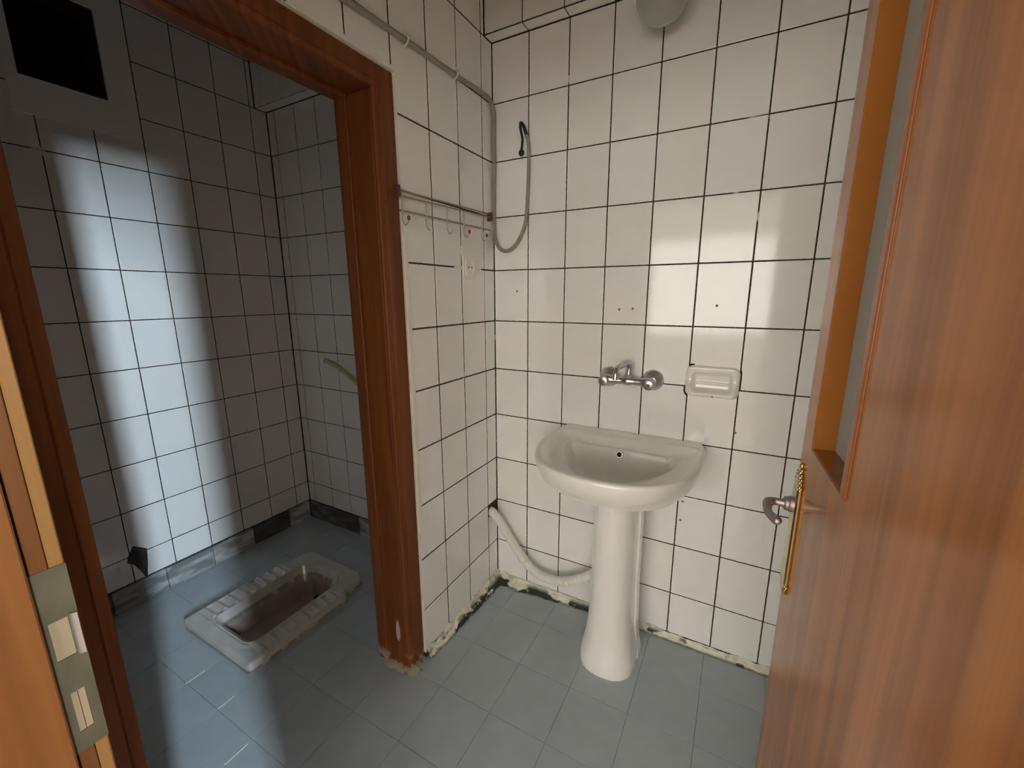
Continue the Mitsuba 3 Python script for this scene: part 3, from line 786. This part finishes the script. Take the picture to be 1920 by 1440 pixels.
put('electric_cable__wire_001', tube(spline([(.133, -.016, 1.890), (.127, -.017, 1.893), (.1245, -.016, 1.884), (.1275, -.014, 1.862), (.1320, -.013, 1.842), (.1310, -.013, 1.822), (.1280, -.013, 1.803)], 30), .0042, 10), BLACK, 60)
te = trimesh.creation.icosphere(3, radius=1.0); te.apply_scale((.0105, .0075, .0115)); te.apply_translation((.1280, -.013, 1.795))
put('electric_cable__tape_end', te, BLACK, True)
tag('electric_cable', 'dirty cream electric cable looping down the wall corner to a bare black end', 'cable')
for yy, zz in ((-.470, 1.973), (-.243, 1.980)):
    k = numbered('cable_clip')
    put(k + '__saddle', tube(spline([(.000, yy, zz - .014), (.010, yy, zz - .0115), (.0185, yy, zz), (.010, yy, zz + .0115), (.000, yy, zz + .014)], 16), .0026, 8), CLIP, 50)
    put(k + '__nail', tube([(.000, yy, zz + .013), (.010, yy, zz + .0175), (.013, yy, zz + .019)], .0034, 8), CLIP, 50)
tag('cable_clip', 'white cable clip straight above the right corner of the wooden frame', 'cable clip', 'clips holding the cable')
tag('cable_clip_001', 'white cable clip nearer the wall corner, above the hook rack', 'cable clip', 'clips holding the cable')

# ------------------------------------------------------------------ hook rack and socket
ry0, ry1 = -.536, -.046
for z, zz, xx in ((1.579, 1.591, .010), (1.564, 1.579, .014), (1.526, 1.533, .012)):
    put(numbered('hook_rack__rail'), tube([(xx, ry0, z), (xx, -.29, (z + zz) / 2), (xx, ry1, zz)], .0024, 8), WIREM, 60)
put('hook_rack__bracket', cbox(0, .018, ry0 - .006, ry0 + .004, 1.562, 1.592, .001), RUST)
put('hook_rack__bracket_001', cbox(0, .018, ry1 - .003, ry1 + .005, 1.566, 1.597, .001), RUST)
for q, yy in enumerate((-.527, -.425, -.321, -.226, -.114, -.034)):
    h = numbered('hook_rack__hook')
    tip = q in (0, 3, 4)
    p = [(.0165, yy, 1.569), (.0165, yy, 1.535), (.0155, yy, 1.508), (.018, yy, 1.494), (.025, yy, 1.486), (.033, yy, 1.489), (.0375, yy, 1.499)]
    if q == 1: p = p[:-2] + [(.030, yy, 1.486)]
    put(h, tube(spline(p, 26), .0020, 8), HOOKM, 60)
    if tip:
        b = trimesh.creation.icosphere(2, radius=1); b.apply_scale((.0050, .0050, .0070)); b.apply_translation((.0385, yy, 1.504))
        put(h + '__tip', b, RED, True)
tag('hook_rack', 'thin wire rack of coat hooks with some red tips beside the wooden frame', 'hook rack')
sy, sz = -.183, 1.389
put('wall_socket__plate', cbox(-.001, .0085, sy - .041, sy + .041, sz - .041, sz + .041, .003), SOCK)
ring = Polygon(sbox(-.030, -.030, .030, .030).exterior.coords, [shapely.geometry.Point(0, 0).buffer(.0205, 24).exterior.coords])
e = extrude(ring, .004); e.apply_transform(basis(*POS_X, (.0082, sy, sz)))
put('wall_socket__insert', e, SOCK)
put('wall_socket__recess', lathe([(0, .0002), (.0185, .0002), (.0205, .003), (.0215, .003)], (1, 0, 0), (.0085, sy, sz), 32), SOCK, 30)
for s in (-1, 1): put(numbered('wall_socket__pin_hole'), lathe([(0, .0016), (.0026, .0016), (.0028, 0)], (1, 0, 0), (.0088, sy + s * .0095, sz), 10), HOLE, 30)
tag('wall_socket', 'cream plastic power socket on the tiles below the hook rack', 'socket')
pa = [bx(-.0024, .0009 + .0004 * rng.random(), yy, yy + .006, 1.386 - .004 - .004 * rng.random(), 1.386 + .004 + .004 * rng.random()) for yy in np.arange(-.266, -.100, .006)]
put('wall_left__plaster_patch', cat(*pa), CAULK)

# ------------------------------------------------------------------ globe lamp at the top of the basin wall
LC = np.array([.614, -.118, 2.118])
gp = [(0, -.098), (.020, -.096), (.040, -.088), (.056, -.072), (.066, -.050), (.0705, -.022), (.0695, .010), (.063, .040), (.052, .066), (.044, .082), (.044, .092), (.0, .092)]
put('globe_lamp__globe', lathe(gp, (0, -.10, 1), LC, 40), LAMPGL, True)
put('globe_lamp__holder', lathe([(0, 0), (.047, 0), (.050, .006), (.050, .036), (.040, .052), (0, .054)], (0, -.10, 1), LC + [0, -.009, .084], 32), LAMPB, 30)
put('globe_lamp__arm', tube(spline([(.614, -.130, 2.245), (.614, -.120, 2.282), (.614, -.085, 2.300), (.614, -.050, 2.300)], 16), .012, 12), LAMPB, 50)
put('globe_lamp__rose', lathe([(0, .012), (.030, .012), (.040, .004), (.040, -.001)], (0, -1, 0), (.614, -.052, 2.300), 28), LAMPB, 30)
tag('globe_lamp', 'unlit greyish glass globe lamp at the top edge of the basin wall', 'lamp')

# ------------------------------------------------------------------ hallway behind the camera (lights the room)
HX0, HX1, HY0 = -1.40, 3.60, -4.60
WX0, WX1, WZ0, WZ1 = -1.30, 3.10, .75, 2.02
put('wall_hall', cat(bx(HX0, HX1, HY0 - .1, HY0, -.01, WZ0), bx(HX0, HX1, HY0 - .1, HY0, WZ1, 2.72), bx(HX0, WX0, HY0 - .1, HY0, WZ0, WZ1), bx(WX1, HX1, HY0 - .1, HY0, WZ0, WZ1)), HALLWALL)
struct('wall_hall', 'cream wall of the hallway behind the camera')
put('wall_hall_left', bx(HX0 - .1, HX0, HY0, -1.6, -.01, 2.72), HALLWALL); struct('wall_hall_left', 'left end wall of the hallway')
SY, SZ0, SZ1 = -2.52, 1.66, 2.52
put('wall_hall_right', cat(bx(HX1, HX1 + .1, HY0, SY - .095, -.01, 2.72), bx(HX1, HX1 + .1, SY + .095, -1.455, -.01, 2.72), bx(HX1, HX1 + .1, SY - .095, SY + .095, -.01, SZ0), bx(HX1, HX1 + .1, SY - .095, SY + .095, SZ1, 2.72)), HALLWALL)
struct('wall_hall_right', 'right end wall of the hallway with a narrow window')
put('wall_hall_near', bx(1.32, HX1, -1.455, -1.36, -.01, 2.72), HALLWALL); struct('wall_hall_near', 'hallway wall right of the entrance doorway')
put('floor_hall', bx(HX0, HX1, HY0, -1.6, -.06, -.001), HALLFLOOR); struct('floor_hall', 'brown hallway floor behind the camera', 'floor')
put('ceiling_hall', bx(HX0, HX1, HY0, -1.6, 2.62, 2.72), PLASTER); struct('ceiling_hall', 'hallway ceiling behind the camera', 'ceiling')
put('floor_hall_strip', bx(1.32, HX1, -1.6, -1.455, -.06, -.001), HALLFLOOR); struct('floor_hall_strip', 'brown hallway floor beside the doorway', 'floor')
put('ceiling_hall_strip', bx(1.32, HX1, -1.6, -1.36, 2.62, 2.72), PLASTER); struct('ceiling_hall_strip', 'hallway ceiling beside the doorway', 'ceiling')
def emitter(key, verts, rad):
    m = trimesh.Trimesh(np.array(verts, float), np.array([[0, 1, 2], [0, 2, 3]]), process=False)
    d_ = mikit.ply(m, PLASTER, False); d_['emitter'] = {'type': 'area', 'radiance': {'type': 'rgb', 'value': rad}}
    scene[key] = d_
emitter('window_1__curtained_glass', [(WX0, HY0 - .05, WZ0), (WX0, HY0 - .05, WZ1), (WX1, HY0 - .05, WZ1), (WX1, HY0 - .05, WZ0)], HALL_WARM)
put('window_1__frame', cat(*[bx(x, x + .05, HY0 - .045, HY0 + .01, WZ0, WZ1) for x in (WX0, WX1 - .05)], bx(WX0, WX1, HY0 - .045, HY0 + .01, WZ0, WZ0 + .05), bx(WX0, WX1, HY0 - .045, HY0 + .01, WZ1 - .05, WZ1)), PLASTER)
struct('window_1', 'curtained hallway window opposite the doorway', 'window')
emitter('window_2__glass', [(HX1 + .05, SY - .085, SZ0), (HX1 + .05, SY - .085, SZ1), (HX1 + .05, SY + .085, SZ1), (HX1 + .05, SY + .085, SZ0)], SLIT_BLUE)
put('window_2__frame', cat(bx(HX1 + .02, HX1 + .08, SY - .097, SY - .085, SZ0, SZ1), bx(HX1 + .02, HX1 + .08, SY + .085, SY + .097, SZ0, SZ1)), PLASTER)
struct('window_2', 'narrow sky-lit hallway window far to the right', 'window')
